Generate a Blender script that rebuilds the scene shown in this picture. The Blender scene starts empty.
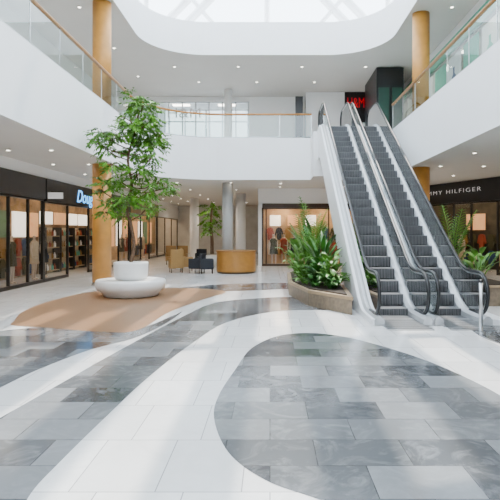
import bpy, bmesh, math, random
from mathutils import Vector, Matrix
from mathutils.geometry import tessellate_polygon
random.seed(7)
F=520.0; H=1.8; VX=270.0; HY=232.0; YF=-8.0
C=bpy.context.scene.collection
def P(px,py,z=0.0):
    D=(H-z)*F/(py-HY); return Vector(((px-VX)*D/F,D,z))
def PD(px,py,D): return Vector(((px-VX)*D/F,D,H-(py-HY)*D/F))

# ------------------------------------------------------------ materials
def newmat(name):
    m=bpy.data.materials.new(name); m.use_nodes=True
    nt=m.node_tree; return m,nt,nt.nodes['Principled BSDF']
def mat(name,col,rough=0.5,metal=0.0,var=0.06,scale=6.0,emit=0.0,ecol=None,coat=0.0,spec=0.5):
    m,nt,b=newmat(name)
    tc=nt.nodes.new('ShaderNodeTexCoord'); n=nt.nodes.new('ShaderNodeTexNoise'); n.inputs['Scale'].default_value=scale
    nt.links.new(tc.outputs['Object'],n.inputs['Vector'])
    r=nt.nodes.new('ShaderNodeValToRGB')
    r.color_ramp.elements[0].position=0.3; r.color_ramp.elements[1].position=0.7
    r.color_ramp.elements[0].color=[max(0,c*(1-var)) for c in col]+[1]
    r.color_ramp.elements[1].color=[min(1,c*(1+var)) for c in col]+[1]
    nt.links.new(n.outputs['Fac'],r.inputs['Fac']); nt.links.new(r.outputs['Color'],b.inputs['Base Color'])
    b.inputs['Roughness'].default_value=rough; b.inputs['Metallic'].default_value=metal
    b.inputs['Coat Weight'].default_value=coat; b.inputs['Specular IOR Level'].default_value=spec
    if emit>0:
        b.inputs['Emission Color'].default_value=list(ecol or col)+[1]; b.inputs['Emission Strength'].default_value=emit
    return m
def glass(name,tint=(0.93,0.97,0.96),refl=1.0,base=0.03):
    m=bpy.data.materials.new(name); m.use_nodes=True; nt=m.node_tree; nt.nodes.clear()
    o=nt.nodes.new('ShaderNodeOutputMaterial'); mx=nt.nodes.new('ShaderNodeMixShader')
    t=nt.nodes.new('ShaderNodeBsdfTransparent'); t.inputs['Color'].default_value=list(tint)+[1]
    g=nt.nodes.new('ShaderNodeBsdfGlossy'); g.inputs['Roughness'].default_value=0.03
    lw=nt.nodes.new('ShaderNodeFresnel'); lw.inputs['IOR'].default_value=1.45
    mt=nt.nodes.new('ShaderNodeMath'); mt.operation='MULTIPLY_ADD'; mt.inputs[1].default_value=refl; mt.inputs[2].default_value=base
    nt.links.new(lw.outputs['Fac'],mt.inputs[0]); nt.links.new(mt.outputs[0],mx.inputs['Fac'])
    nt.links.new(t.outputs[0],mx.inputs[1]); nt.links.new(g.outputs[0],mx.inputs[2]); nt.links.new(mx.outputs[0],o.inputs['Surface'])
    return m
def tile(name,c1,c2,mortar,bw,bh,rough,vein,veincol,off=0.5,vs=1.6,ms=0.004,p0=0.45,p1=0.68):
    m,nt,b=newmat(name)
    tc=nt.nodes.new('ShaderNodeTexCoord'); mp=nt.nodes.new('ShaderNodeMapping')
    nt.links.new(tc.outputs['Object'],mp.inputs['Vector'])
    br=nt.nodes.new('ShaderNodeTexBrick'); br.offset=off
    br.inputs['Scale'].default_value=1.0; br.inputs['Brick Width'].default_value=bw; br.inputs['Row Height'].default_value=bh
    br.inputs['Mortar Size'].default_value=ms; br.inputs['Mortar Smooth'].default_value=0.2
    br.inputs['Color1'].default_value=list(c1)+[1]; br.inputs['Color2'].default_value=list(c2)+[1]; br.inputs['Mortar'].default_value=list(mortar)+[1]
    nt.links.new(mp.outputs[0],br.inputs['Vector'])
    n=nt.nodes.new('ShaderNodeTexNoise'); n.inputs['Scale'].default_value=vs; n.inputs['Detail'].default_value=9; n.inputs['Distortion'].default_value=2.4; n.inputs['Roughness'].default_value=0.64
    sc=nt.nodes.new('ShaderNodeVectorMath'); sc.operation='SCALE'; sc.inputs['Scale'].default_value=60.0
    nt.links.new(br.outputs['Color'],sc.inputs[0])
    ad=nt.nodes.new('ShaderNodeVectorMath'); ad.operation='ADD'; nt.links.new(mp.outputs[0],ad.inputs[0]); nt.links.new(sc.outputs[0],ad.inputs[1])
    nt.links.new(ad.outputs[0],n.inputs['Vector'])
    r=nt.nodes.new('ShaderNodeValToRGB'); r.color_ramp.elements[0].position=p0; r.color_ramp.elements[1].position=p1
    r.color_ramp.elements[0].color=(0,0,0,1); r.color_ramp.elements[1].color=(vein,vein,vein,1)
    nt.links.new(n.outputs['Fac'],r.inputs['Fac'])
    mx=nt.nodes.new('ShaderNodeMix'); mx.data_type='RGBA'
    nt.links.new(r.outputs['Color'],mx.inputs[0]); nt.links.new(br.outputs['Color'],mx.inputs[6]); mx.inputs[7].default_value=list(veincol)+[1]
    nt.links.new(mx.outputs[2],b.inputs['Base Color'])
    b.inputs['Roughness'].default_value=rough; b.inputs['Specular IOR Level'].default_value=0.42
    return m
M={}
M['white']=mat('white_plaster',(0.88,0.88,0.88),0.6,var=0.01,scale=1.5)
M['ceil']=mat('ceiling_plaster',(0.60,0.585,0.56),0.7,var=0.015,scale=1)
M['wood']=mat('oak_veneer',(0.52,0.24,0.045),0.45,var=0.12,scale=3)
M['rail']=mat('oak_handrail',(0.42,0.19,0.05),0.35,var=0.1,scale=5)
M['deckwood']=mat('timber_decking',(0.30,0.14,0.04),0.45,var=0.12,scale=4)
M['black']=mat('black_fascia',(0.005,0.005,0.006),0.3,var=0.2)
M['darkgrey']=mat('dark_bronze_fascia',(0.012,0.010,0.009),0.35,var=0.2)
M['frame']=mat('dark_frame',(0.006,0.006,0.006),0.35)
M['brownf']=mat('brown_frame',(0.05,0.025,0.010),0.4)
M['steel']=mat('brushed_steel',(0.60,0.61,0.62),0.30,metal=1.0,var=0.04,scale=20)
M['deck']=mat('escalator_deck',(0.54,0.55,0.56),0.36,metal=0.4,var=0.03)
M['rubber']=mat('black_rubber',(0.008,0.008,0.009),0.38)
M['clad']=mat('white_cladding',(0.84,0.84,0.85),0.4,var=0.01)
M['glass']=glass('clear_glass',(0.94,0.95,0.94),0.6,0.01)
M['rglass']=glass('railing_glass',(0.80,0.91,0.87),0.9,0.04)
M['eglass']=glass('balustrade_glass',(0.78,0.84,0.84),0.9,0.05)
M['sky_glass']=glass('roof_glass',(0.96,0.98,1.0),0.2,0.0)
M['stone']=mat('planter_stone',(0.20,0.15,0.10),0.55,var=0.2,scale=12)
M['stonecap']=mat('planter_cap',(0.34,0.24,0.14),0.5,var=0.1,scale=10)
M['soil']=mat('soil',(0.04,0.028,0.018),0.95,var=0.4,scale=30)
M['pot']=mat('white_ceramic',(0.80,0.79,0.77),0.35,var=0.02)
M['bark']=mat('bark',(0.12,0.07,0.04),0.9,var=0.35,scale=25)
M['leaf']=mat('tree_leaf',(0.09,0.25,0.013),0.5,var=0.6,scale=3.0)
M['leaf2']=mat('broad_leaf',(0.026,0.12,0.012),0.38,var=0.5,scale=3.0)
M['leaf3']=mat('palm_leaf',(0.08,0.22,0.02),0.42,var=0.4,scale=3.0)
M['tan']=mat('tan_laminate',(0.36,0.16,0.03),0.4,var=0.08)
M['must']=mat('brown_leather',(0.26,0.14,0.035),0.6,var=0.12,scale=20)
M['navy']=mat('charcoal_fabric',(0.012,0.014,0.02),0.8,var=0.2,scale=20)
M['col']=mat('grey_column',(0.40,0.40,0.38),0.5,var=0.03)
M['lamp']=mat('lamp_glow',(1,0.93,0.8),0.5,emit=12)
M['shopl']=mat('shop_light',(1,0.82,0.58),0.5,emit=22.0,ecol=(1,0.76,0.48))
M['shopb']=mat('shop_light_bright',(1,0.82,0.58),0.5,emit=22.0,ecol=(1,0.78,0.50))
M['shopc']=mat('shop_light_cool',(0.95,0.97,1),0.5,emit=10.0,ecol=(1.0,0.93,0.82))
M['blue']=mat('blue_letter_glow',(0.05,0.3,1),0.4,emit=3.4,ecol=(0.10,0.48,1.0))
M['wletter']=mat('white_letter_glow',(0.7,0.7,0.7),0.4,emit=0.3,ecol=(1,1,1))
M['pale']=mat('pale_letter',(0.72,0.68,0.67),0.5,var=0.02)
M['red']=mat('red_letter',(0.60,0.0,0.01),0.4,emit=0.35,ecol=(0.9,0.0,0.01))
M['lbw']=mat('added_glow_white',(0.9,0.9,0.9),0.5,emit=1.6,ecol=(1,0.90,0.76),scale=1.5)  # glow materials for the panels added inside the shops as extra light
M['lbp']=mat('added_glow_amber',(0.5,0.25,0.12),0.5,emit=0.7,ecol=(1,0.5,0.22),scale=1.5,var=0.3)
M['lbg']=mat('added_glow_green',(0.05,0.10,0.05),0.5,emit=0.15,ecol=(0.35,0.5,0.25),scale=1.5,var=0.5)
M['day']=mat('daylight_stand_in',(0.8,0.9,1),0.5,emit=2.6,ecol=(0.78,0.89,1.0),scale=0.6)  # emission stands in for daylight behind the upper bay glazing
M['inwarm']=mat('warm_interior',(0.26,0.16,0.08),0.7,var=0.5,scale=2)
M['inbright']=mat('bright_warm_interior',(0.42,0.27,0.14),0.7,var=0.25,scale=2)
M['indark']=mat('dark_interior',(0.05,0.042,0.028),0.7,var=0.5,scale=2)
M['inlight']=mat('pale_interior',(0.60,0.61,0.60),0.7,var=0.08,scale=2)
M['teal']=mat('teal_panel',(0.10,0.38,0.27),0.5,var=0.1)
M['cream']=mat('cream_garment',(0.50,0.40,0.28),0.8)
M['rust']=mat('rust_garment',(0.26,0.045,0.02),0.8)
M['olive']=mat('olive_garment',(0.05,0.048,0.02),0.8)
M['denim']=mat('denim_garment',(0.02,0.05,0.13),0.8)
M['mskin']=mat('mannequin_white',(0.55,0.45,0.36),0.4)
M['darkg']=mat('dark_green_panel',(0.012,0.05,0.035),0.4)
M['floorw']=tile('white_marble_tiles',(0.82,0.805,0.785),(0.71,0.70,0.685),(0.32,0.315,0.31),0.6,0.9,0.11,0.35,(0.60,0.595,0.585),off=0.33,ms=0.005)
M['floorg']=tile('grey_marble_tiles',(0.038,0.041,0.046),(0.235,0.245,0.252),(0.03,0.032,0.034),0.74,0.50,0.12,0.55,(0.30,0.31,0.318),off=0.5,vs=2.6,p0=0.48,p1=0.76)
M['floort']=mat('tan_resin_floor',(0.24,0.125,0.058),0.4,var=0.015,scale=2)
m,nt,b=newmat('ribbed_step_metal'); M['step']=m
tc=nt.nodes.new('ShaderNodeTexCoord'); w=nt.nodes.new('ShaderNodeTexWave'); w.bands_direction='X'; w.inputs['Scale'].default_value=12
r=nt.nodes.new('ShaderNodeValToRGB'); r.color_ramp.elements[0].color=(0.08,0.08,0.083,1); r.color_ramp.elements[1].color=(0.17,0.17,0.175,1)
nt.links.new(tc.outputs['Object'],w.inputs['Vector']); nt.links.new(w.outputs['Fac'],r.inputs['Fac']); nt.links.new(r.outputs['Color'],b.inputs['Base Color'])
b.inputs['Roughness'].default_value=0.5; b.inputs['Metallic'].default_value=0.2
M['riser']=mat('step_riser',(0.065,0.065,0.068),0.45,metal=0.2)
M['nose']=mat('step_nosing',(0.18,0.18,0.185),0.4,metal=0.2)

# ------------------------------------------------------------ mesh helper
class MB:
    def __init__(s): s.bm=bmesh.new(); s.mats=[]
    def mi(s,k):
        m=M[k]
        if m not in s.mats: s.mats.append(m)
        return s.mats.index(m)
    def box(s,x0,x1,y0,y1,z0,z1,k):
        i=s.mi(k); v=[s.bm.verts.new((x,y,z)) for z in (z0,z1) for y in (y0,y1) for x in (x0,x1)]
        for f in ((0,2,3,1),(4,5,7,6),(0,1,5,4),(2,6,7,3),(0,4,6,2),(1,3,7,5)):
            fc=s.bm.faces.new([v[a] for a in f]); fc.material_index=i
        return s
    def rings(s,rings,k,close=True,caps=True,smooth=True):
        i=s.mi(k); vs=[[s.bm.verts.new(p) for p in r] for r in rings]
        for a,b in zip(vs[:-1],vs[1:]):
            n=len(a)
            for j in range(n if close else n-1):
                f=s.bm.faces.new((a[j],a[(j+1)%n],b[(j+1)%n],b[j])); f.material_index=i; f.smooth=smooth
        if caps and close:
            for r in (vs[0][::-1],vs[-1]):
                f=s.bm.faces.new(r); f.material_index=i
        return s
    def lathe(s,c,prof,k,n=40,smooth=True,caps=True):
        return s.rings([[(c[0]+r*math.cos(2*math.pi*j/n),c[1]+r*math.sin(2*math.pi*j/n),c[2]+z) for j in range(n)] for r,z in prof],k,True,caps,smooth)
    def cyl(s,c,r,h,k,n=32): return s.lathe(c,[(r,0),(r,h)],k,n)
    def prism(s,pts,z0,z1,k,kb=None):
        n=len(pts); a=[s.bm.verts.new((p[0],p[1],z0)) for p in pts]; b=[s.bm.verts.new((p[0],p[1],z1)) for p in pts]
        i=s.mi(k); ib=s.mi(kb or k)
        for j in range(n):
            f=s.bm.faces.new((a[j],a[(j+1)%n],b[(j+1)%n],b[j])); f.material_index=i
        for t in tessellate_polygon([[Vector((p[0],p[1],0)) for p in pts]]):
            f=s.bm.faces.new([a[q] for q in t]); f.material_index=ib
            f=s.bm.faces.new([b[q] for q in t]); f.material_index=i
        return s
    def sheet(s,pts,z,k):
        i=s.mi(k); a=[s.bm.verts.new((p[0],p[1],z)) for p in pts]
        for t in tessellate_polygon([[Vector((p[0],p[1],0)) for p in pts]]):
            f=s.bm.faces.new([a[q] for q in t]); f.material_index=i
            f.normal_update()
            if f.normal.z<0: f.normal_flip()
        return s
    def sweep(s,path,k,rx=0.03,rz=None,n=10,power=1.0):
        rz=rz or rx; path=[Vector(p) for p in path]; R=[]
        side=None
        for i,p in enumerate(path):
            t=(path[min(i+1,len(path)-1)]-path[max(i-1,0)]).normalized()
            if side is None:
                side=t.cross(Vector((0,0,1)))
                if side.length<0.05: side=Vector((1,0,0))
            side=(side-t*side.dot(t)).normalized()
            up=side.cross(t).normalized()
            R.append([p+side*rx*math.cos(a)+up*rz*math.sin(a) for a in [2*math.pi*j/n for j in range(n)]])
        return s.rings(R,k)
    def strip(s,la,lb,k,smooth=True):
        i=s.mi(k); a=[s.bm.verts.new(p) for p in la]; b=[s.bm.verts.new(p) for p in lb]
        for j in range(len(a)-1):
            f=s.bm.faces.new((a[j],a[j+1],b[j+1],b[j])); f.material_index=i; f.smooth=smooth
        return s
def ob(name,mb,parent=None,off=None,recalc=True):
    if off is None: off=Vector(parent.location) if parent and not parent.get('_loc') else Vector((0,0,0))
    if off.length>0: bmesh.ops.translate(mb.bm,verts=mb.bm.verts,vec=-off)
    if recalc: bmesh.ops.recalc_face_normals(mb.bm,faces=mb.bm.faces)
    me=bpy.data.meshes.new(name); mb.bm.to_mesh(me); mb.bm.free()
    for m in mb.mats: me.materials.append(m)
    o=bpy.data.objects.new(name,me); C.objects.link(o)
    if parent: o.parent=parent
    return o
def tag(o,label,cat,group=None):
    o['label']=label; o['category']=cat
    if group: o['group']=group
    return o
def root(name,loc,label,cat,group=None,rot=0.0,local=False):
    e=bpy.data.objects.new(name,None); C.objects.link(e); e.location=loc; e.rotation_euler=(0,0,rot); e.empty_display_size=0.2
    if local: e['_loc']=1
    return tag(e,label,cat,group)
def solo(name,mb,base,label,cat,group=None):
    o=ob(name,mb,off=Vector(base)); o.location=base; return tag(o,label,cat,group)
def struct(name,mb,recalc=True):
    o=ob(name,mb,recalc=recalc); o['kind']='structure'; return o
def copy_thing(o,loc=None,rot=None):
    kids=list(o.children); c=o.copy(); C.objects.link(c)
    if loc is not None: c.location=loc
    if rot is not None: c.rotation_euler=(0,0,rot)
    for k in kids:
        kc=k.copy(); C.objects.link(kc); kc.parent=c
    return c
def text_mesh(name,txt,size,matk,parent,loc,rot,depth=0.004,width=None,bold=0.0,shear=0.0,sp=1.0):
    cu=bpy.data.curves.new(name,'FONT'); cu.body=txt; cu.size=size; cu.extrude=depth; cu.offset=bold; cu.shear=shear; cu.space_character=sp
    t=bpy.data.objects.new(name+'_tmp',cu); C.objects.link(t); bpy.context.view_layer.update()
    me=bpy.data.meshes.new_from_object(t.evaluated_get(bpy.context.evaluated_depsgraph_get()))
    bpy.data.objects.remove(t)
    xs=[v.co.x for v in me.vertices]; sq=1.0 if not width else width/(max(xs)-min(xs)); x0=min(xs)
    for v in me.vertices: v.co.x=(v.co.x-x0)*sq
    me.materials.clear(); me.materials.append(M[matk])
    o=bpy.data.objects.new(name,me); C.objects.link(o); o.location=loc; o.rotation_euler=rot; o.parent=parent
    return o
def catmull(pts,n=8,closed=True):
    out=[]; L=len(pts)
    for i in range(L if closed else L-1):
        g=lambda j: Vector(pts[j%L]) if closed else Vector(pts[max(0,min(L-1,j))])
        a,b,c,d=g(i-1),g(i),g(i+1),g(i+2)
        for q in range(n):
            t=q/n
            out.append(0.5*((2*b)+(c-a)*t+(2*a-5*b+4*c-d)*t*t+(3*b-a-3*c+d)*t**3))
    return out
rad=math.radians

# ------------------------------------------------------------ floor
mb=MB()
mb.sheet([(-17,YF),(17,YF),(17,46.5),(-17,46.5)],0,'floorw')
def fl(pts,z,k,n=8):
    w=[P(a,b) for a,b in pts]; w=catmull(w,n); mb.sheet([(p.x,p.y) for p in w],z,k)
fl([(214,418),(219,395),(235,370),(252,348),(278,336),(310,333),(345,337),(385,347),(430,362),(475,382),(510,402),(560,440),(580,520),(520,560),(400,530),(320,500),(265,480),(228,452)],0.002,'floorg')
fl([(350,299),(300,297),(262,298),(215,303),(180,318),(120,350),(60,384),(0,418),(-80,462),(-60,560),(0,560),(28,498),(60,462),(108,415),(150,376),(190,345),(228,322),(280,311),(350,309)],0.002,'floorg')
fl([(-70,340),(0,331),(60,326),(100,328),(140,328),(172,316),(182,312),(165,324),(135,338),(90,350),(40,369),(0,388),(-80,430)],0.002,'floorg')
fl([(180,288),(230,284),(290,283),(330,284),(330,287),(285,289),(235,291),(200,291)],0.002,'floorg')
fl([(468,324),(490,324),(530,332),(600,348),(600,364),(540,353),(500,344),(478,335)],0.002,'floorg')
fl([(13,325.5),(14,321),(24,311),(52,300.5),(98,291),(165,288),(205,289),(226,292),(205,299),(170,312),(138,330),(100,332),(50,328)],0.004,'floort')
f=struct('floor',mb,recalc=False)

# ------------------------------------------------------------ gallery slabs (level 2)
XL,XR,YB=-5.27,4.95,22.9
RC=3.2
ZB,ZT=4.1,5.94
def arc(cx,cy,r,a0,a1,n=18): return [(cx+r*math.cos(math.radians(a0+(a1-a0)*i/n)),cy+r*math.sin(math.radians(a0+(a1-a0)*i/n))) for i in range(n+1)]
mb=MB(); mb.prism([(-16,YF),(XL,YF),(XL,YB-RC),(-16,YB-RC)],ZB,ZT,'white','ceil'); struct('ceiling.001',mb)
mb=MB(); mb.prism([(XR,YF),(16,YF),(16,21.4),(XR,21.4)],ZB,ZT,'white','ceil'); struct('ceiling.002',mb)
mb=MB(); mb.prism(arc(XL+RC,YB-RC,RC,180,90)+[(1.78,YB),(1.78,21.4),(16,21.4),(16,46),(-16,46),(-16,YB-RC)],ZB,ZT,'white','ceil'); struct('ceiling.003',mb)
def dens(path,st=1.4):
    out=[]
    for a,b in zip(path[:-1],path[1:]):
        L=math.dist(a,b); n=max(1,int(round(L/st)))
        for i in range(n): out.append((a[0]+(b[0]-a[0])*i/n,a[1]+(b[1]-a[1])*i/n))
    out.append(path[-1]); return out
def railing(path,z0,label,hh=1.05,hk='rail'):
    pp=path; c=pp[len(pp)//2]; par=root('balustrade',(c[0],c[1],z0),label,'railing')
    mb=MB(); mb.sweep([(p[0],p[1],z0+hh) for p in pp],hk,0.055,0.045,10); ob('handrail',mb,par)
    mb=MB(); mb.strip([(p[0],p[1],z0+0.0) for p in pp],[(p[0],p[1],z0+hh-0.02) for p in pp],'rglass'); ob('glass_panel',mb,par,recalc=False)
    mb=MB(); mb.sweep([(p[0],p[1],z0+0.03) for p in pp],'steel',0.03,0.03,6); ob('base_channel',mb,par)
    proto=None; last=None
    for p in dens(pp,1.6):
        if last and math.dist(p,last)<1.1: continue
        last=p
        if proto is None:
            mb=MB(); mb.box(-0.01,0.01,-0.01,0.01,0,hh-0.03,'steel'); proto=ob('joint_post',mb,par,off=Vector((0,0,0))); o=proto
        else:
            o=proto.copy(); C.objects.link(o); o.parent=par
        o.location=(p[0]-c[0],p[1]-c[1],0)
railing([(XL-0.06,YF),(XL-0.06,YB-RC)],ZT,'straight glass balustrade with oak handrail on the gallery edge')
railing(arc(XL+RC,YB-RC,RC+0.06,180,90)+[(-1,YB+0.06),(1.84,YB+0.06)],ZT,'curved glass balustrade with oak handrail on the bridge')
railing([(XR+0.06,21.2),(XR+0.06,YF)],ZT,'straight glass balustrade with oak handrail near the escalators')

# ------------------------------------------------------------ upper ceiling ring
inner2=[(XL,YF)]+arc(XL+2.5,YB-2.5,2.5,180,90)+arc(XR-2.5,YB-2.5,2.5,90,0)+[(XR,YF)]
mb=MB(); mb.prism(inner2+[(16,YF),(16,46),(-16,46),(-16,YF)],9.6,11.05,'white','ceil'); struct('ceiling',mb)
RX0,RX1,RY1=-6.2,5.9,26.0
ridge=17.0; eave=13.6; xm=(RX0+RX1)/2
mb=MB()
mb.box(RX0-0.2,RX0+0.1,YF,RY1,11.05,11.4,'white'); mb.box(RX1-0.1,RX1+0.2,YF,RY1,11.05,11.4,'white')
def beam(a,b,k='white',w=0.1): mb.sweep([a,b],k,w,w,4)
y=RY1
while y>YF:
    beam((RX0,y,eave),(xm,y,ridge),w=0.22); beam((RX1,y,eave),(xm,y,ridge),w=0.22)
    beam((RX0,y,11),(RX0,y,eave),w=0.1); beam((RX1,y,11),(RX1,y,eave),w=0.1)
    y-=5.2
for t in (0,0.2,0.4,0.6,0.8,1.0):  # purlins made extra wide so their shadows stripe the sunlit floor
    z=eave+(ridge-eave)*t
    for x in (RX0+(xm-RX0)*t,RX1+(xm-RX1)*t): mb.sweep([(x,YF,z),(x,RY1,z)],'white',0.34,0.12,4)
for i in (0,2,4):
    x=RX0+(RX1-RX0)*i/4; zt=eave+(ridge-eave)*(1-abs(x-xm)/(RX1-xm))
    beam((x,RY1,11.0),(x,RY1,zt),w=0.13)
beam((RX0,RY1,11.2),(RX1,RY1,11.2),w=0.12); beam((RX0,RY1,eave),(RX1,RY1,eave),w=0.12)
for sx,x0 in ((1,RX0),(-1,RX1)):
    beam((x0,25.5,11.0),(x0+sx*2.4,25.5,13.4),w=0.2); beam((x0+sx*1.4,25,11.0),(x0+sx*4.2,25,13.9),w=0.2)
    beam((x0+sx*4.2,25,11.0),(x0+sx*1.9,25,13.6),w=0.1)
struct('trim_1',mb)
mb=MB(); mb.strip([(RX0,YF,eave),(xm,YF,ridge),(RX1,YF,eave)],[(RX0,RY1,eave),(xm,RY1,ridge),(RX1,RY1,eave)],'sky_glass',smooth=False); struct('window_1',mb,recalc=False)

# ------------------------------------------------------------ perimeter walls
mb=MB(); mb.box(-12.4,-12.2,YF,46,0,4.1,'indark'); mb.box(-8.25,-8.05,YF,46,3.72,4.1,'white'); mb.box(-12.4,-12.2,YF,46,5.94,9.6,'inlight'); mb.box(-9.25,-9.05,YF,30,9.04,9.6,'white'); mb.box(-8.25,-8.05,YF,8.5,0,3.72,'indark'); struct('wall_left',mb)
mb=MB(); mb.box(15.2,15.4,YF,46,0,4.1,'inlight'); mb.box(12.2,12.4,YF,46,5.94,9.6,'inlight'); mb.box(7.05,7.25,YF,30,9.24,9.6,'white'); struct('wall_right',mb)
mb=MB(); mb.box(-16,16,YF-0.2,YF,0,11.05,'white'); struct('wall_front',mb)
mb=MB(); mb.box(-12.4,15.2,45.5,45.7,0,4.1,'inlight')
mb.box(-0.62,-0.42,27.5,45.5,0,4.1,'white'); mb.box(-0.62,8.6,27.45,27.65,3.3,4.1,'white')
mb.box(-1.2,2.0,30,30.2,5.94,9.6,'white'); mb.box(-9.2,-6.6,30,30.2,5.94,9.6,'white'); mb.box(2.0,12,29,29.2,5.94,9.6,'white'); mb.box(-6.6,-1.2,30,30.2,9.44,9.6,'white')
mb.box(-9.2,12,36,36.2,5.94,9.6,'inlight')
struct('wall_back',mb)

# ------------------------------------------------------------ storefronts
def W2(e,p):
    return Matrix.Translation(e.location)@Matrix.Rotation(e.rotation_euler.z,4,'Z')@Vector(p)
def storefront(loc,rot,W,Hh,hdr,hk,fk,edges,depth,ik,lk,label,door=None,boxes=(),ls=(0.7,-1.2),lh=0.3,sides=True,bars=()):
    e=root('storefront',loc,label,'shop front',rot=rot,local=True)
    mb=MB(); mb.box(0,W,-0.12,0.1,Hh-hdr,Hh,hk); ob('header',mb,e)
    mb=MB()
    for x in edges: mb.box(x-0.035,x+0.035,-0.04,0.05,0,Hh-hdr,fk)
    mb.box(0,W,-0.04,0.06,Hh-hdr-0.07,Hh-hdr,fk)
    for z in bars: mb.box(0,W,-0.03,0.05,z,z+0.06,fk)
    for i,(a,b) in enumerate(zip(edges[:-1],edges[1:])):
        if door is not None and i in door: continue
        mb.box(a,b,-0.04,0.06,0,0.12,fk)
    ob('frame',mb,e)
    for i,(a,b) in enumerate(zip(edges[:-1],edges[1:])):
        if door is not None and i in door: continue
        g=MB(); g.strip([(a+0.05,0,0.12),(b-0.05,0,0.12)],[(a+0.05,0,Hh-hdr-0.07),(b-0.05,0,Hh-hdr-0.07)],'glass'); ob('glass_pane',g,e,recalc=False)
    mb=MB(); mb.box(0,W,depth,depth+0.08,0,Hh,ik)
    if sides: mb.box(0,0.08,0.1,depth,0,Hh,ik); mb.box(W-0.08,W,0.1,depth,0,Hh,ik)
    mb.box(0,W,0.1,depth,Hh-0.1,Hh,ik)
    ob('interior_lining',mb,e)
    n=max(1,int(W/2.2))
    for i in range(n):
        x=(i+0.5)*W/n
        for yy in ls:
            if yy<0: yy+=depth
            mb=MB(); mb.box(x-0.5,x+0.5,yy,yy+lh,Hh-0.16,Hh-0.11,lk); ob('light_panel',mb,e)
    for (x,w_,z0,z1,k) in boxes:  # glowing back-wall panels, added to brighten the interiors
        mb=MB(); mb.box(x,x+w_,depth-0.1,depth-0.02,z0,z1,k); ob('glow_panel',mb,e)
    return e
def U(e0,e1,n): return [e0+(e1-e0)*i/n for i in range(n+1)]
def alt(W,ks,z0,z1,st=1.5,w_=1.1,x0=0.3):
    return [(x0+i*st,w_,z0,z1,ks[i%len(ks)]) for i in range(int((W-x0-0.1)/st))]
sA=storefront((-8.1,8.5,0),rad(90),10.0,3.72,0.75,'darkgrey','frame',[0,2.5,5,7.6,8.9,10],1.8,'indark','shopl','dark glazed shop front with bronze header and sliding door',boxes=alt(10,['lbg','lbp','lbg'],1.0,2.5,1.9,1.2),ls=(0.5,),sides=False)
sB=storefront((-8.1,18.6,0),rad(90),11.2,3.72,0.8,'black','frame',[0,2.2,4.6,6.8,9.2,11.2],1.9,'inwarm','shopl','perfumery front with black header and blue glowing lettering',door=[1],boxes=[(.3,.9,1.6,2.6,'lbg'),(1.5,1.0,1.6,2.6,'lbw'),(2.8,.8,1.6,2.6,'lbp')]+alt(11.2,['lbw','lbp','lbw'],2.15,2.7,1.5,1.2,3.9),ls=(0.6,),sides=False)
sC=storefront((-8.1,30.2,0),rad(90),7.0,3.72,0.8,'stonecap','frame',U(0,7,3),1.9,'inbright','shopl','glazed shop front with beige stone header',door=[1],boxes=alt(7,['lbw','lbp'],0.9,2.6,1.6,1.0),ls=(0.6,),sides=False)
sD=storefront((-8.1,37.4,0),rad(90),8.0,3.72,0.8,'white','frame',U(0,8,3),1.9,'inbright','shopl','glazed shop front with white header at the concourse end',door=[1],boxes=alt(8,['lbp','lbw','lbg'],0.9,2.6,1.6,1.0),ls=(0.6,),sides=False)
text_mesh('sign_lettering','Douglas',0.74,'blue',sB,(2.9,-0.13,3.04),(rad(90),0,0),width=2.75,bold=0.0,shear=0.3)
sE=storefront((-0.4,27.5,0),0,7.2,3.3,0.22,'brownf','brownf',[0,0.2,3.5,5.5,7.2],2.2,'inbright','shopb','clothing shop window with warm lit display and brown frame',boxes=[(.4,.6,2.15,2.75,'lbw'),(1.4,.6,2.15,2.75,'lbp'),(2.4,.6,2.15,2.75,'lbw')],ls=(0.5,-0.7))
sF=storefront((7.3,27.0,0),rad(-68),13.0,4.08,0.95,'black','frame',[0,1.2,3.2,4.3,5.8,7.6,9.4,13],2.4,'indark','shopl','clothing shop front with black header and white lettering',door=[3],boxes=[(1.5,1.2,1.9,2.7,'lbp'),(4.5,1.2,1.9,2.7,'lbw')])
text_mesh('sign_lettering','TOMMY HILFIGER',0.26,'wletter',sF,(0.75,-0.13,3.58),(rad(90),0,0),width=4.25,sp=1.3,bold=-0.004)
s1=storefront((-9.1,3,5.94),rad(90),26.8,3.1,0.35,'white','steel',U(0,26.8,12),3.0,'inlight','shopc','upper gallery glazed shop front with slim steel mullions')
s2=storefront((7.1,28.9,5.94),rad(-90),25.8,3.3,0.5,'teal','steel',U(0,25.8,12),3.2,'inlight','shopc','upper gallery shop front with teal header and poster displays')
s3=storefront((-6.6,30.05,5.94),0,5.4,3.5,0.12,'white','steel',U(0,5.4,7),2.0,'inlight','shopc','bright glazed bay with pale lettering on the upper gallery',boxes=[(.2,1.15,.4,3.3,'day'),(1.45,1.15,.4,3.3,'day'),(2.75,1.15,.4,3.3,'day'),(4.05,1.15,.4,3.3,'day')],ls=(0.6,),bars=(1.1,2.2))
text_mesh('sign_lettering','H&M',0.8,'pale',s3,(0.7,-0.08,2.45),(rad(90),0,0),width=1.9)
s4=root('storefront',(5.65,24.6,5.94),'black clad shop front corner on the upper gallery','shop front')
mb=MB(); mb.box(5.02,6.3,24.5,27.5,5.95,9.55,'black'); ob('cladding',mb,s4)
for a in (5.12,5.74):
    mb=MB(); mb.box(a,a+0.48,24.44,24.5,6.1,8.6,'darkg'); ob('display_panel',mb,s4)
sg=root('shop_sign',(4.95,28.8,7.9),'dark square sign board with red lettering','sign')
mb=MB(); mb.box(4.15,5.95,28.85,28.98,7.9,9.56,'black'); ob('board',mb,sg)
text_mesh('sign_lettering','H&M',0.80,'red',sg,(-0.66,0.03,0.80),(rad(90),0,0),width=0.94,bold=0.0)
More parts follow.
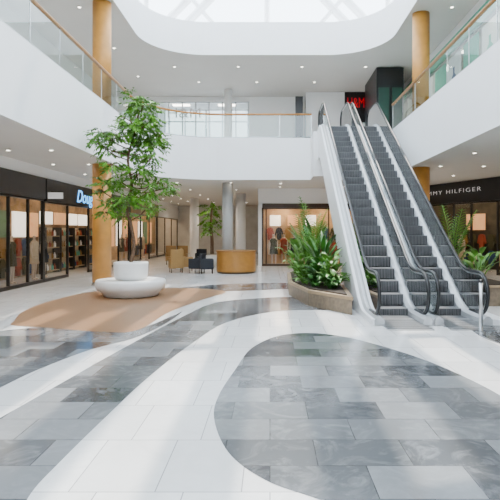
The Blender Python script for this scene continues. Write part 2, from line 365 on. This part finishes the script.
for i in range(12):
    p=W2(s2,(4.6+i*1.6,-0.18,0.0))
    e=root('poster',(p.x,p.y,p.z),'tall poster panel with dark figure graphic at upper shop','poster','upper shop posters')
    mb=MB(); mb.box(p.x-0.02,p.x+0.02,p.y-0.65,p.y+0.65,p.z,p.z+2.5,('teal','inlight')[i%2]); ob('panel',mb,e)
    if i%2:
        mb=MB(); sil=[(-.12,.3),(-.03,.3),(0,.9),(.03,.3),(.12,.3),(.14,1.0),(.2,1.1),(.22,1.7),(.08,1.8),(.09,2.05),(-.09,2.05),(-.08,1.8),(-.22,1.7),(-.2,1.1),(-.14,1.0)]
        k_=mb.mi('teal' if i%4==1 else 'denim'); vs=[mb.bm.verts.new((p.x-0.028,p.y+a,p.z+z)) for a,z in sil]
        for t in tessellate_polygon([[Vector((a,z,0)) for a,z in sil]]): mb.bm.faces.new([vs[q] for q in t]).material_index=k_
        ob('graphic',mb,e,recalc=False)

# ------------------------------------------------------------ columns
def column(x,y,z0,z1,r,k,label):
    e=root('column',(x,y,z0),label,'column')
    mb=MB(); mb.cyl((x,y,z0),r,z1-z0,k,36); ob('shaft',mb,e)
    mb=MB(); mb.cyl((x,y,z0),r+0.015,0.1,'steel',36); ob('base_ring',mb,e)
    return e
column(-5.72,17.7,0,4.1,0.31,'wood','round oak clad column holding the gallery')
column(-5.72,17.7,ZT,9.6,0.31,'wood','round oak clad column on the upper gallery')
column(5.4,18.6,0,4.1,0.3,'wood','round oak clad column beside the escalators')
column(5.4,18.6,ZT,9.6,0.3,'wood','round oak clad column on the upper gallery beside glass rail')
column(-1.98,24.3,0,4.1,0.25,'col','grey round column behind the counter')
column(-1.75,31,0,4.1,0.3,'white','white round column in the concourse')
column(-5.1,35,0,4.1,0.3,'white','white round column near the shops')
column(-2.3,28.6,ZT,9.6,0.22,'white','white round column on the upper gallery')
mb=MB(); mb.box(1.35,1.75,27.6,27.8,ZT,9.0,'black'); solo('display_totem',mb,(1.55,27.7,ZT),'tall black display totem on the upper gallery','sign')

# ------------------------------------------------------------ downlights
def downlight(loc):
    e=root('downlight',loc,'small round ceiling downlight','ceiling light','recessed downlights')
    mb=MB(); x,y,z=loc; mb.lathe((x,y,z-0.03),[(0.058,0.006),(0.072,0.0),(0.075,0.03),(0.06,0.03)],'steel',16); ob('trim_ring',mb,e)
    mb=MB(); mb.lathe((x,y,z-0.035),[(0.02,0),(0.05,0.006),(0.057,0.015),(0.057,0.03)],'lamp',16); ob('lens',mb,e); return e
d0=downlight((-6.0,9.0,4.1))
pos=[]
for y in range(8,44,3):
    for x in (-7.3,-6.1):
        pos.append((x,y+0.5,4.1))
for y in range(24,44,4):
    for x in (-4.3,-1.8): pos.append((x,y,4.1))
for x in (0.5,3.2,5.8): pos.append((x,24.4,4.1)); pos.append((x,26.2,4.1))
for y in range(9,24,3): pos.append((5.9,y,4.1)); pos.append((7.4,y,4.1))
for y in range(10,29,4): pos.append((-6.6,y,9.6)); pos.append((-8,y+1,9.6)); pos.append((6.3,y,9.6))
for x in (-4.5,-1.5,1.5,4.5): pos.append((x,24.5,9.6)); pos.append((x+0.8,27,9.6))
for p in pos: copy_thing(d0,p)
def spot(x,y,z,e,ang=150,col=(1,0.86,0.68)):
    l=bpy.data.lights.new('downlight_lamp','SPOT'); l.energy=e; l.spot_size=rad(ang); l.spot_blend=0.8; l.shadow_soft_size=0.45; l.color=col
    o=bpy.data.objects.new('downlight_lamp',l); C.objects.link(o); o.location=(x,y,z)
K=0.9
for y in (10.3,13,17,21,25,29,34,40): spot(-6.7,y,3.9,160*K)
for y in (26,30,35,41): spot(-3.5,y,3.9,200*K)
for x in (1.2,4.6): spot(x,25,3.9,180*K)
for y in (10,14,18,23): spot(6.9,y,3.9,160*K)
for y in (10,16,22,27): spot(-7.3,y,9.3,240*K,110); spot(6.3,y,9.3,240*K,110)
for x in (-3,1,4): spot(x,26.5,9.3,240*K,110)

# ------------------------------------------------------------ escalators
Y0,Y1=11.3,20.5; SL=ZT/(Y1-Y0)
def zs(y):
    b=0.35
    def ramp(t): return 0 if t<-b else (t if t>b else (t+b)**2/(4*b))
    return SL*(ramp(y-Y0)-ramp(y-Y1))
def escalator(cx,label,xl,xr):
    e=root('escalator',(cx,10.0,0),label,'escalator','pair of escalators')
    hw=0.475
    for sgn in (-1,1):
        x=cx+sgn*hw
        pth=[(x,10.9,0.17),(x,10.5,0.17)]
        for a in range(270,89,-12): pth.append((x,10.42+0.42*math.cos(rad(a)),0.58+0.42*math.sin(rad(a))))
        for y in [10.6+0.2*i for i in range(int((22.0-10.6)/0.2)+1)]: pth.append((x,y,zs(y)+1.0))
        for a in range(90,-91,-12): pth.append((x,22.05+0.42*math.cos(rad(a)),ZT+0.58+0.42*math.sin(rad(a))))
        mb=MB(); mb.sweep(pth,'rubber',0.038,0.03,10); ob('handrail',mb,e)
        gp_=[(x,10.42+0.375*math.cos(rad(a)),0.58+0.375*math.sin(rad(a))) for a in range(250,89,-12)]+[(x,y,zs(y)+0.955) for y in [10.6+0.2*i for i in range(57)]]
        mb=MB(); mb.sweep(gp_,'steel',0.022,0.016,6); ob('handrail_guide',mb,e)
        lo=[];hi=[]
        yy=[10.03+i*0.05 for i in range(9)]+[10.6+0.2*i for i in range(int((22.0-10.6)/0.2)+1)]+[22.05+0.05*i for i in range(9)]
        for y in yy:
            if y<10.42: q=math.sqrt(max(0,0.4**2-(10.42-y)**2)); lo.append((x,y,max(0.16,0.58-q))); hi.append((x,y,0.58+q))
            elif y>22.05: q=math.sqrt(max(0,0.4**2-(y-22.05)**2)); lo.append((x,y,ZT+max(0.16,0.58-q))); hi.append((x,y,ZT+0.58+q))
            else: lo.append((x,y,zs(y)+0.16)); hi.append((x,y,zs(y)+0.97))
        mb=MB(); mb.strip(lo,hi,'eglass'); ob('glass_panel',mb,e,recalc=False)
        xi=0.10; xo=0.09
        a_,b_=(x-xo,x+xi) if sgn<0 else (x-xi,x+xo)
        mb=MB(); R=[]
        for y in [10.0+0.2*i for i in range(62)]:
            z=zs(y); R.append([(a_,y,z-0.12),(b_,y,z-0.12),(b_,y,z+0.11),(x+0.03,y,z+0.17),(x-0.03,y,z+0.17),(a_,y,z+0.11)])
        mb.rings(R,'deck',smooth=False); ob('skirt_panel',mb,e)
    for xa,xb in (xl,xr):
        mb=MB(); R=[]
        for y in [10.0+0.2*i for i in range(58)]:
            z=zs(y); zb=max(0.0,z-1.15); R.append([(xa,y,zb),(xb,y,zb),(xb,y,z+0.12),(xa,y,z+0.12)])
        mb.rings(R,'clad',smooth=False); ob('side_cladding',mb,e)
    mb=MB(); R=[]
    for y in [10.0+0.2*i for i in range(58)]:
        z=zs(y); zb=max(0.0,z-1.14); R.append([(xl[1],y,zb),(xr[0],y,zb),(xr[0],y,max(zb+0.01,z-0.5)),(xl[1],y,max(zb+0.01,z-0.5))])
    mb.rings(R,'clad',smooth=False); ob('truss_casing',mb,e)
    mb=MB(); mb.box(cx-0.42,cx+0.42,9.5,10.75,0.003,0.02,'steel')
    for i in range(5): mb.box(cx-0.42,cx+0.42,9.6+i*0.22,9.62+i*0.22,0.02,0.024,'riser')
    ob('landing_plate',mb,e)
    mb=MB(); mb.box(cx-0.42,cx+0.42,20.6,21.38,ZT-0.08,ZT+0.015,'steel'); ob('landing_plate',mb,e)
    first=None
    for i in range(26):
        y=10.75+0.4*i
        if y>20.7: break
        yc=y+0.2; z=SL*max(0,min(yc+0.2,Y1)-Y0) if yc>Y0-0.2 else 0
        z=min(ZT,max(0.015,z))
        if first is None:
            mb=MB(); X0,X1=-0.375,0.375
            mb.box(X0,X1,0.015,0.4,-0.03,0,'step')
            R=[]
            for q in range(6):
                t=q/5; R.append([(X0,0.0+0.05*t*t,-0.30*t),(X1,0.0+0.05*t*t,-0.30*t),(X1,0.03+0.05*t*t,-0.30*t-0.001),(X0,0.03+0.05*t*t,-0.30*t-0.001)])
            mb.rings(R,'riser',smooth=False)
            for j in range(19):
                xx=X0+0.015+j*0.038; mb.box(xx,xx+0.016,-0.010,0.02,-0.24,-0.004,'step')
            mb.box(X0,X1,-0.012,0.012,-0.012,0.001,'nose')
            first=ob('step',mb,e,off=Vector((0,0,0))); o=first
        else:
            o=first.copy(); C.objects.link(o); o.parent=e
        o.location=(0,y-10.0,z)
    return e
escalator(2.58,'escalator with grey ribbed steps, glass sides and white cladding beside planter',(1.96,2.03),(3.13,3.15))
escalator(3.72,'escalator with grey ribbed steps and broad white side panel',(3.15,3.17),(4.28,4.56))
mb=MB(); p=P(481,333); mb.cyl((p.x,p.y,0),0.035,0.92,'steel',20); e=root('bollard',(p.x,p.y,0),'brushed steel post in front of the escalators','bollard')
ob('post',mb,e); mb=MB(); mb.cyl((p.x,p.y,0),0.09,0.02,'steel',24); ob('base_plate',mb,e)
mb=MB(); mb.lathe((p.x,p.y,0.90),[(0.037,0),(0.045,0.01),(0.045,0.04),(0.02,0.055)],'rubber',20); ob('cap',mb,e)

# ------------------------------------------------------------ bench, pot, tree
TC=PD(131,290,14.7); tx,ty=TC.x,14.7
b=root('round_bench',(tx,ty,0),'white round ring bench around a planter','bench')
mb=MB(); mb.lathe((tx,ty,0),[(0.50,0.02),(0.74,0.02),(0.78,0.10),(0.93,0.20),(0.97,0.30),(0.97,0.42),(0.94,0.46),(0.52,0.46),(0.50,0.42)],'pot',56); ob('seat',mb,b)
mb=MB(); mb.cyl((tx,ty,0),0.7,0.03,'col',40); ob('base',mb,b)
b=root('plant_pot',(tx,ty,0.46),'tall white round ceramic plant pot on ring bench','pot')
mb=MB(); mb.lathe((tx,ty,0.465),[(0.42,0),(0.46,0.1),(0.48,0.45),(0.47,0.49),(0.42,0.49),(0.41,0.40)],'pot',48); ob('pot_body',mb,b)
mb=MB(); mb.cyl((tx,ty,0.84),0.41,0.02,'soil',32); ob('soil',mb,b)
def leaf(mb,p,d,up,L,Wd,k):
    i=mb.mi(k); s=d.cross(up).normalized(); n=s.cross(d).normalized()
    a=mb.bm.verts.new(p); c=mb.bm.verts.new(p+d*L*0.5-n*0.06*L); e=mb.bm.verts.new(p+d*L-n*0.2*L)
    l=mb.bm.verts.new(p+d*L*0.45+s*Wd*0.5+n*0.04*L); r=mb.bm.verts.new(p+d*L*0.45-s*Wd*0.5+n*0.04*L)
    for f in ((a,l,c),(l,e,c),(a,c,r),(c,e,r)):
        q=mb.bm.faces.new(f); q.material_index=i
def rv():
    while True:
        v=Vector((random.uniform(-1,1),random.uniform(-1,1),random.uniform(-1,1)))
        if 0.05<v.length<1: return v
def tree(base,clusters,D,trunkpath,k='leaf',label='',sz=0.13,per=150,name='indoor_tree',jy=0.4,xmin=-99):
    e=root(name,base,label,'tree')
    mb=MB()
    tp=[PD(a,b,D) for a,b in trunkpath]; tp=catmull(tp,5,False)+[tp[-1]]
    n=len(tp); R=[]
    for i,p in enumerate(tp):
        r=0.055*(1-0.55*i/n)*D/14.7; R.append([(p.x+r*math.cos(2*math.pi*j/9),p.y+r*math.sin(2*math.pi*j/9),p.z) for j in range(9)])
    mb.rings(R,'bark')
    cw=[]
    for (cx,cy,rx,ry) in clusters:
        c=PD(cx,cy,D); rw=rx*D/F; rh=ry*D/F; c.y+=random.uniform(-jy,jy); cw.append((c,rw,rh))
        cand=[q for q in tp if q.z<c.z-0.05] or [tp[0]]
        st=min(cand,key=lambda q:(q-c).length+0.3*abs(q.z-(c.z-0.5)))
        mid=(st+c)/2+Vector((0,0,-0.06))
        mb.sweep([st,mid,c],'bark',0.016,0.016,6)
        for q in range(5):
            v=rv(); mb.sweep([c-Vector((0,0,0.03)),c+Vector((v.x*rw*.8,v.y*rw*.8,v.z*rh*.8))],'bark',0.006,0.006,4)
    ob('trunk',mb,e)
    mb=MB()
    for c,rw,rh in cw:
        m=int(per*(rw*rh)/(0.4*0.3))
        nt_=max(8,m//9)
        for t in range(nt_):
            v=rv(); p=c+Vector((v.x*rw,v.y*rw,v.z*rh))
            d=Vector((v.x,v.y,random.uniform(-0.55,0.25))).normalized()
            sd=d.cross(Vector((0,0,1))).normalized()
            for q in range(9):
                s_=(q//2)*sz*0.42; sg=1 if q%2 else -1
                dd=(d*0.7+sd*sg*0.8+Vector((0,0,random.uniform(-0.5,0.1)))).normalized() if q<8 else d
                a=p+d*s_-Vector((0,0,0.15*s_))
                if a.x<xmin+sz: continue
                leaf(mb,a,dd,Vector((0,0,1))+rv()*0.6,sz*random.uniform(.8,1.15),sz*0.5,k)
    ob('foliage',mb,e,recalc=False); return e
cl=[(135,101,9,8),(147,108,12,9),(126,117,13,8),(153,124,11,9),(139,128,13,9),(120,138,12,8),(104,134,10,7),(97,143,7,6),(106,149,9,5),(149,143,14,9),(133,152,12,8),(154,160,10,6),(116,166,10,6),(142,172,14,7),(122,182,13,7),(105,182,8,5),(100,190,5,3),(160,183,13,6),(171,188,6,4),(150,194,13,6),(131,200,14,7),(111,202,10,6),(122,213,11,5),(152,207,10,5),(106,212,6,4),(142,136,11,9),(161,136,6,5)]
tree((tx,ty,0.86),cl,14.7,[(131,262),(134,245),(131,225),(127,205),(132,185),(128,160),(134,135),(139,112)],label='slender indoor tree with airy bright green foliage in white pot',sz=0.13,per=450,xmin=-5.22)
cl2=[(212,205,7,5),(209,214,7,6),(215,222,6,6),(210,230,6,5),(206,222,4,4)]
D2=27.0; p=PD(211,0,D2)
tree((p.x,D2,0.5),cl2,D2,[(212,254),(212,240),(211,225),(212,208)],label='small green indoor tree near seating area',sz=0.2,per=150)
mb=MB(); mb.lathe((p.x,D2,0),[(0.28,0),(0.36,0.5),(0.36,0.58),(0.30,0.58),(0.30,0.5)],'pot',32); mb.cyl((p.x,D2,0.45),0.30,0.05,'soil',24); solo('plant_pot',mb,(p.x,D2,0),'white tapered plant pot with small tree','pot')

# ------------------------------------------------------------ planter and plants
pl=[P(289,295),P(308,306),P(352,315)]
pts=[(v.x,v.y) for v in pl]+[(1.90,13.0),(1.90,18.2),(0.62,18.2)]
cx=sum(q[0] for q in pts)/len(pts); cy=sum(q[1] for q in pts)/len(pts)
e=root('planter',(cx,cy,0),'low angular stone planter filled with leafy plants beside escalator','planter')
mb=MB(); mb.prism(pts,0,0.32,'stone'); ob('planter_wall',mb,e)
big=[(cx+(x-cx)*1.03,cy+(y-cy)*1.015) for x,y in pts]; big=[(min(x,1.94),y) for x,y in big]
mb=MB(); mb.prism(big,0.32,0.39,'stonecap'); ob('cap',mb,e)
sm=[(cx+(x-cx)*0.86,cy+(y-cy)*0.92) for x,y in pts]
mb=MB(); mb.prism(sm,0.38,0.42,'soil'); ob('soil',mb,e)
def bigleaf(mb,base,az,el,stem,L,Wd,k,droop=0.6,n=7):
    side=Vector((-math.sin(az),math.cos(az),0))
    p=Vector(base); pts_=[p.copy()]; e_=el
    for i in range(3):
        p=p+Vector((math.cos(az)*math.cos(e_),math.sin(az)*math.cos(e_),math.sin(e_)))*stem/3; e_-=0.08; pts_.append(p.copy())
    mb.sweep(pts_,k,0.009,0.009,5)
    i_=mb.mi(k); rows=[]
    for j in range(n+1):
        t=j/n; w=Wd*0.5*math.sin(math.pi*min(1,t**0.75))**0.8 if 0<t<1 else 0.004
        nr=Vector((-math.cos(az)*math.sin(e_),-math.sin(az)*math.sin(e_),math.cos(e_)))
        rows.append((p+side*w+nr*w*0.3,p.copy(),p-side*w+nr*w*0.3))
        p=p+Vector((math.cos(az)*math.cos(e_),math.sin(az)*math.cos(e_),math.sin(e_)))*L/n; e_-=droop*2.0/n
    vs=[[mb.bm.verts.new(q) for q in r_] for r_ in rows]
    for a,b_ in zip(vs[:-1],vs[1:]):
        for j in (0,1):
            f_=mb.bm.faces.new((a[j],a[j+1],b_[j+1],b_[j])); f_.material_index=i_; f_.smooth=True
def leafy(name,loc,n,stem,L,Wd,k,label,elr=(0.5,1.4),droop=0.6,varh=0.6):
    mb=MB()
    for i in range(n):
        bigleaf(mb,(loc[0]+random.uniform(-.05,.05),loc[1]+random.uniform(-.05,.05),loc[2]),i*2.4+random.uniform(-.3,.3),random.uniform(*elr),stem*random.uniform(1-varh,1.1),L*random.uniform(.75,1.15),Wd*random.uniform(.8,1.1),k,droop*random.uniform(.7,1.3))
    o=ob(name,mb,off=Vector(loc),recalc=False); o.location=loc; return tag(o,label,'plant','planter plants')
def palm(loc,n,L,label,elr=(0.7,1.4),dr=0.07,lw=0.05):
    mb=MB()
    for i in range(n):
        az=i*2.4; el=random.uniform(*elr); p=Vector(loc); e_=el; path=[p.copy()]; ll=L*random.uniform(.7,1.1)
        for j in range(12):
            p=p+Vector((math.cos(az)*math.cos(e_),math.sin(az)*math.cos(e_),math.sin(e_)))*ll/12; e_-=dr*(0.4+j/8); path.append(p.copy())
        mb.sweep(path,'leaf3',0.010,0.010,5)
        sd=Vector((-math.sin(az),math.cos(az),0))
        for j in range(5,13):
            for q in (0,0.5):
                a=path[j-1].lerp(path[j],q); t=(path[j]-path[j-1]).normalized(); w=0.20*min(ll,1.8)/1.6*math.sin(math.pi*min(1,(j+q-4)/9.5))+0.08
                for sg in (-1,1): leaf(mb,a,(sd*sg*0.8+t*0.9-Vector((0,0,0.2))).normalized(),Vector((0,0,1)),w,lw,'leaf3')
    o=ob('palm_plant',mb,off=Vector(loc),recalc=False); o.location=loc; return tag(o,label,'plant','planter plants')
zp=0.415
for (x,y,n,st,L,Wd,k,nm,lab,dr) in [
 (1.12,13.2,26,.22,.26,.14,'leaf2','leafy_plant','low broad-leaved dark green plant in planter',.6),
 (1.48,12.7,26,.26,.28,.15,'leaf2','leafy_plant','dense dark green broad-leaved plant at planter edge',.6),
 (0.92,14.0,26,.24,.26,.14,'leaf3','leafy_plant','low broad-leaved bright green plant in planter',.6),
 (1.25,13.7,36,.50,.32,.16,'leaf2','leafy_plant','bushy plant with large glossy green leaves',.6),
 (1.55,13.5,32,.70,.32,.16,'leaf3','leafy_plant','bushy plant with large lighter green leaves',.6),
 (0.88,15.2,30,.60,.30,.14,'leaf3','leafy_plant','bushy plant with lighter green leaves',.6),
 (1.48,14.6,32,.85,.60,.11,'leaf2','leafy_plant','tall plant with narrow dark green leaves',.25),
 (1.15,16.0,28,.85,.60,.10,'leaf3','leafy_plant','tall plant with narrow bright green leaves',.25),
 (0.85,17.3,26,0.9,.34,.17,'leaf3','leafy_plant','tall plant with light green leaves at planter rear',.6),
 (1.50,16.2,28,1.3,.60,.12,'leaf2','leafy_plant','tallest plant with upright narrow leaves',.2),
 (1.62,12.9,24,.40,.28,.14,'leaf3','leafy_plant','leafy plant with mid green leaves beside cladding',.6)]:
    leafy(nm,(x,y,zp),n,st,L,Wd,k,lab,elr=(1.1,1.52) if st>.8 else ((0.95,1.5) if st>.45 else (0.5,1.4)),varh=0.7,droop=dr)
palm((1.15,15.5,zp),7,2.2,'tall feathery palm rising over planter shrubs',(1.3,1.52),0.04,0.035)
palm((1.40,17.3,zp),8,2.6,'tall spiky palm beside escalator cladding',(1.3,1.52),0.03,0.035)
mb=MB(); mb.box(4.75,6.1,12.6,16.6,0,0.45,'stone'); mb.box(4.73,6.12,12.55,16.65,0.45,0.5,'stonecap'); mb.box(4.85,6.0,12.7,16.5,0.5,0.52,'soil'); solo('planter',mb,(5.45,14.6,0),'long stone planter beyond the escalators','planter')
for i,y in enumerate((13.0,14.0,15.0,16.0)):
    leafy('leafy_plant',(5.2,y,0.51),20,.4 if i%2 else .75,.36,.16,'leaf2' if i%2 else 'leaf3','leafy green shrub in planter beyond the escalators',elr=(0.8,1.5))
palm((5.08,14.5,0.51),7,2.2,'palm with upright fronds beyond the escalators',(1.35,1.52),0.035,0.035)

# ------------------------------------------------------------ counter and seats
cp=P(235,274); 
e=root('kiosk_counter',(cp.x,cp.y+0.7,0),'wide round straight-sided tan timber reception counter','counter')
mb=MB(); mb.lathe((cp.x,cp.y+0.7,0),[(0.82,0),(0.82,0.08)],'brownf',72,smooth=False); ob('plinth',mb,e)
mb=MB(); mb.lathe((cp.x,cp.y+0.7,0.08),[(0.86,0),(0.86,0.86)],'tan',72,smooth=False); ob('body',mb,e)
mb=MB(); mb.lathe((cp.x,cp.y+0.7,0.94),[(0.89,0),(0.89,0.05)],'deckwood',72,smooth=False); ob('top',mb,e)
def tub(loc,rot,k,label,hb=0.0,s=1.0):
    e=root('armchair',loc,label,'chair','lounge seating',rot=rot,local=True)
    mb=MB(); mb.box(-0.30*s,0.30*s,-0.34*s,0.30*s,0.24,0.45,k); o=ob('seat',mb,e); bv=o.modifiers.new('b','BEVEL'); bv.width=0.03; bv.segments=3
    mb=MB(); mb.box(-0.36*s,0.36*s,0.28*s,0.38*s,0.20,0.86+hb,k); o=ob('backrest',mb,e); bv=o.modifiers.new('b','BEVEL'); bv.width=0.03; bv.segments=3
    for sx in (-1,1):
        mb=MB(); x0,x1=sorted((sx*0.30*s,sx*0.37*s)); mb.box(x0,x1,-0.34*s,0.29*s,0.20,0.64,k); o=ob('armrest',mb,e); bv=o.modifiers.new('b','BEVEL'); bv.width=0.02; bv.segments=2
    for sx in (-.3,.3):
        for sy in (-.28,.3):
            mb=MB(); mb.cyl((sx*s,sy*s,0),0.018,0.24,'frame',8); ob('leg',mb,e)
    return e
for px,py,k,r_ in [(176,272.5,'must',200),(187,271,'must',100),(171,264.5,'must',10),(182,264.5,'must',0),(197,273,'navy',250),(207,273.5,'navy',100),(201,264.5,'navy',0)]:
    p=P(px,py); tub((p.x,p.y,0),rad(r_),k,'brown high-backed leather armchair in the lounge area' if k=='must' else 'charcoal upholstered armchair in the lounge area',0.18 if k=='must' else 0.0,0.8)
for px,py in [(201.5,269),(179,268.5)]:
    p=P(px,py); e=root('side_table',(p.x,p.y,0),'small round dark lounge table','table','lounge tables')
    mb=MB(); mb.cyl((p.x,p.y,0.58),0.22,0.03,'frame',28); ob('table_top',mb,e)
    mb=MB(); mb.cyl((p.x,p.y,0.0),0.025,0.58,'steel',12); mb.cyl((p.x,p.y,0),0.15,0.015,'steel',20); ob('pedestal',mb,e)

# ------------------------------------------------------------ shop contents
def mannequin(loc,rot,coat):
    e=root('mannequin',loc,'display mannequin wearing a coat in shop window','mannequin','window mannequins',rot=rot,local=True)
    me=bpy.data.meshes.new('body'); 
    J=[(0,0,.95),(0,0,1.2),(0,0,1.42),(0,0,1.53),(0,-.01,1.68),(.17,0,1.40),(.22,0.02,1.12),(.22,-.04,.86),(-.17,0,1.40),(-.22,.02,1.12),(-.22,-.04,.86),(.09,0,.9),(.10,-.01,.5),(.10,.02,.08),(.11,-.12,.04),(-.09,0,.9),(-.10,-.01,.5),(-.10,.02,.08),(-.11,-.12,.04)]
    E=[(0,1),(1,2),(2,3),(3,4),(2,5),(5,6),(6,7),(2,8),(8,9),(9,10),(0,11),(11,12),(12,13),(13,14),(0,15),(15,16),(16,17),(17,18)]
    Rr=[.12,.11,.12,.045,.09,.05,.04,.03,.05,.04,.03,.08,.055,.035,.03,.08,.055,.035,.03]
    me.from_pydata(J,E,[]); o=bpy.data.objects.new('body',me); C.objects.link(o); o.parent=e; me.materials.append(M['mskin'])
    md=o.modifiers.new('s','SKIN'); 
    for i,v in enumerate(me.skin_vertices[0].data): v.radius=(Rr[i],Rr[i]*.8); v.use_root=(i==0)
    o.modifiers.new('sub','SUBSURF').levels=1
    mb=MB(); mb.rings([[(rx*math.cos(2*math.pi*j/16),ry*math.sin(2*math.pi*j/16),z) for j in range(16)] for rx,ry,z in [(.24,.17,.62),(.20,.14,.95),(.17,.13,1.15),(.22,.14,1.36),(.12,.09,1.47)]],coat); ob('coat',mb,e)
    return e
for i,(x,k) in enumerate([(.6,'olive'),(1.15,'rust'),(1.7,'navy'),(2.25,'cream'),(2.8,'denim'),(3.3,'rust'),(4.4,'rust')]):
    p=W2(sE,(x,0.5+0.3*(i%2),0.02)); mannequin((p.x,p.y,0.0),rad(random.uniform(-25,25)),k)
for i,(x,k) in enumerate([(2.0,'navy'),(2.8,'cream'),(6.2,'navy'),(7.0,'rust')]):
    p=W2(sF,(x,0.8,0.02)); mannequin((p.x,p.y,0.0),rad(-68),k)
for i,(x,k) in enumerate([(5.6,'olive'),(6.8,'cream'),(8.2,'rust'),(9.4,'olive')]):
    p=W2(sA,(x,0.8,0.02)); mannequin((p.x,p.y,0.0),rad(90),k)
for i,(x,k) in enumerate([(0.8,'cream'),(1.6,'navy')]):
    p=W2(sB,(x,0.7,0.02)); mannequin((p.x,p.y,0.0),rad(90),k)
for i,(x,k) in enumerate([(1.0,'olive'),(2.0,'rust'),(5.4,'navy'),(6.2,'cream')]):
    p=W2(sC,(x,0.8,0.02)); mannequin((p.x,p.y,0.0),rad(90),k)
gp={}
def garment(k):
    if k not in gp:
        mb=MB(); sil=[(-.16,0),(.16,0),(.17,.42),(.27,.22),(.33,.27),(.20,.64),(.07,.70),(-.07,.70),(-.20,.64),(-.33,.27),(-.27,.22),(-.17,.42)]
        i=mb.mi(k); a=[mb.bm.verts.new((x*.8,-0.05,z)) for x,z in sil]; b_=[mb.bm.verts.new((x*.8,0.05,z)) for x,z in sil]
        n=len(sil)
        for j in range(n): mb.bm.faces.new((a[j],a[(j+1)%n],b_[(j+1)%n],b_[j])).material_index=i
        for t in tessellate_polygon([[Vector((x,z,0)) for x,z in sil]]):
            mb.bm.faces.new([a[q] for q in t]); mb.bm.faces.new([b_[q] for q in t])
        o=ob('garment',mb,off=Vector((0,0,0))); tag(o,'long-sleeved shirt hanging on the shop wall','clothing','garments on shop walls'); gp[k]=o; return o
    c=gp[k].copy(); C.objects.link(c); return c
ks=['cream','rust','olive','denim','navy','must','olive']
for sf,xa,xb,yy,rows,st in ((sE,0.4,7.0,2.05,(0.5,1.35),.52),(sF,0.8,12,2.25,(0.2,1.0),.6),(sA,0.5,9.5,1.65,(0.15,),.6),(sB,0.4,3.4,1.7,(0.1,0.85),.6),(sD,0.5,7.6,1.7,(0.1,),.6)):
    n=int((xb-xa)/st)
    for z in rows:
        for i in range(n):
            o=garment(random.choice(ks)); q=W2(sf,(xa+i*st,yy,z)); o.location=q; o.rotation_euler=(0,0,sf.rotation_euler.z)
def shelf(sf,x,y,w,label,hgt=2.0):
    p=W2(sf,(x,y,0.0)); r_=sf.rotation_euler.z
    e=root('display_shelf',(p.x,p.y,0.0),label,'shelf','shop shelving',rot=r_,local=True)
    mb=MB(); mb.box(-w/2,w/2,0.32,0.36,0,hgt,'cream'); mb.box(-w/2,-w/2+.03,0,.34,0,hgt,'frame'); mb.box(w/2-.03,w/2,0,.34,0,hgt,'frame'); ob('carcass',mb,e)
    for j in range(4):
        mb=MB(); z=0.1+j*hgt/4; mb.box(-w/2+.04,w/2-.04,0.0,.32,z,z+.03,'stonecap'); ob('shelf_board',mb,e)
    return e,p,r_
protos={}
def box_item(k):
    if k not in protos:
        mb=MB(); mb.lathe((0,0,0),[(.05,0),(.06,.03),(.06,.16),(.025,.20),(.025,.26)],k,10)
        o=ob('product_bottle',mb,off=Vector((0,0,0))); tag(o,'small coloured product bottle on shop shelf','bottle','products on shop shelves'); protos[k]=o; return o
    c=protos[k].copy(); C.objects.link(c); return c
for sf,xs,yy in ((sB,(4.2,5.8,7.4,9.0,10.4),1.4),):
    for x in xs:
        e,p,r_=shelf(sf,x,yy,1.4,'shop display shelf unit stocked with products')
        for j in range(0,4):
            for q in range(5):
                o=box_item(random.choice(['cream','rust','denim','must','teal','must','pot'])); z=0.1+j*2.0/4+.03
                lp=Matrix.Rotation(r_,4,'Z')@Vector((-.5+q*.25,0.15,0)); o.location=(p.x+lp.x,p.y+lp.y,z); o.rotation_euler=(0,0,r_)
e=root('hanging_sign',(-7.7,18.7,2.9),'small white projecting shop sign','sign')
mb=MB(); mb.box(-8.0,-7.45,18.68,18.74,3.0,3.22,'wletter'); ob('panel',mb,e)
mb=MB(); mb.box(-8.0,-7.45,18.69,18.73,3.22,3.25,'frame'); ob('bracket',mb,e)

# ------------------------------------------------------------ light
w=bpy.data.worlds.new('sky'); bpy.context.scene.world=w; w.use_nodes=True; nt=w.node_tree
bg=nt.nodes['Background']; bg.inputs['Color'].default_value=(0.76,0.88,1.0,1); bg.inputs['Strength'].default_value=8.6
l=bpy.data.lights.new('sun','SUN'); l.energy=7.5; l.angle=rad(0.5); l.color=(1,0.91,0.80)
o=bpy.data.objects.new('sun',l); C.objects.link(o); o.rotation_euler=Vector((-0.10,-0.45,-1)).to_track_quat('-Z','Y').to_euler()

cam=bpy.data.cameras.new('camera'); cam.lens=37.44; cam.sensor_width=36; cam.shift_x=-0.04; cam.shift_y=-0.036; cam.clip_end=200
co=bpy.data.objects.new('camera',cam); C.objects.link(co); co.location=(0,0,H); co.rotation_euler=(rad(90),0,0)
bpy.context.scene.camera=co
for o in list(bpy.data.objects):
    if '_loc' in o: del o['_loc']
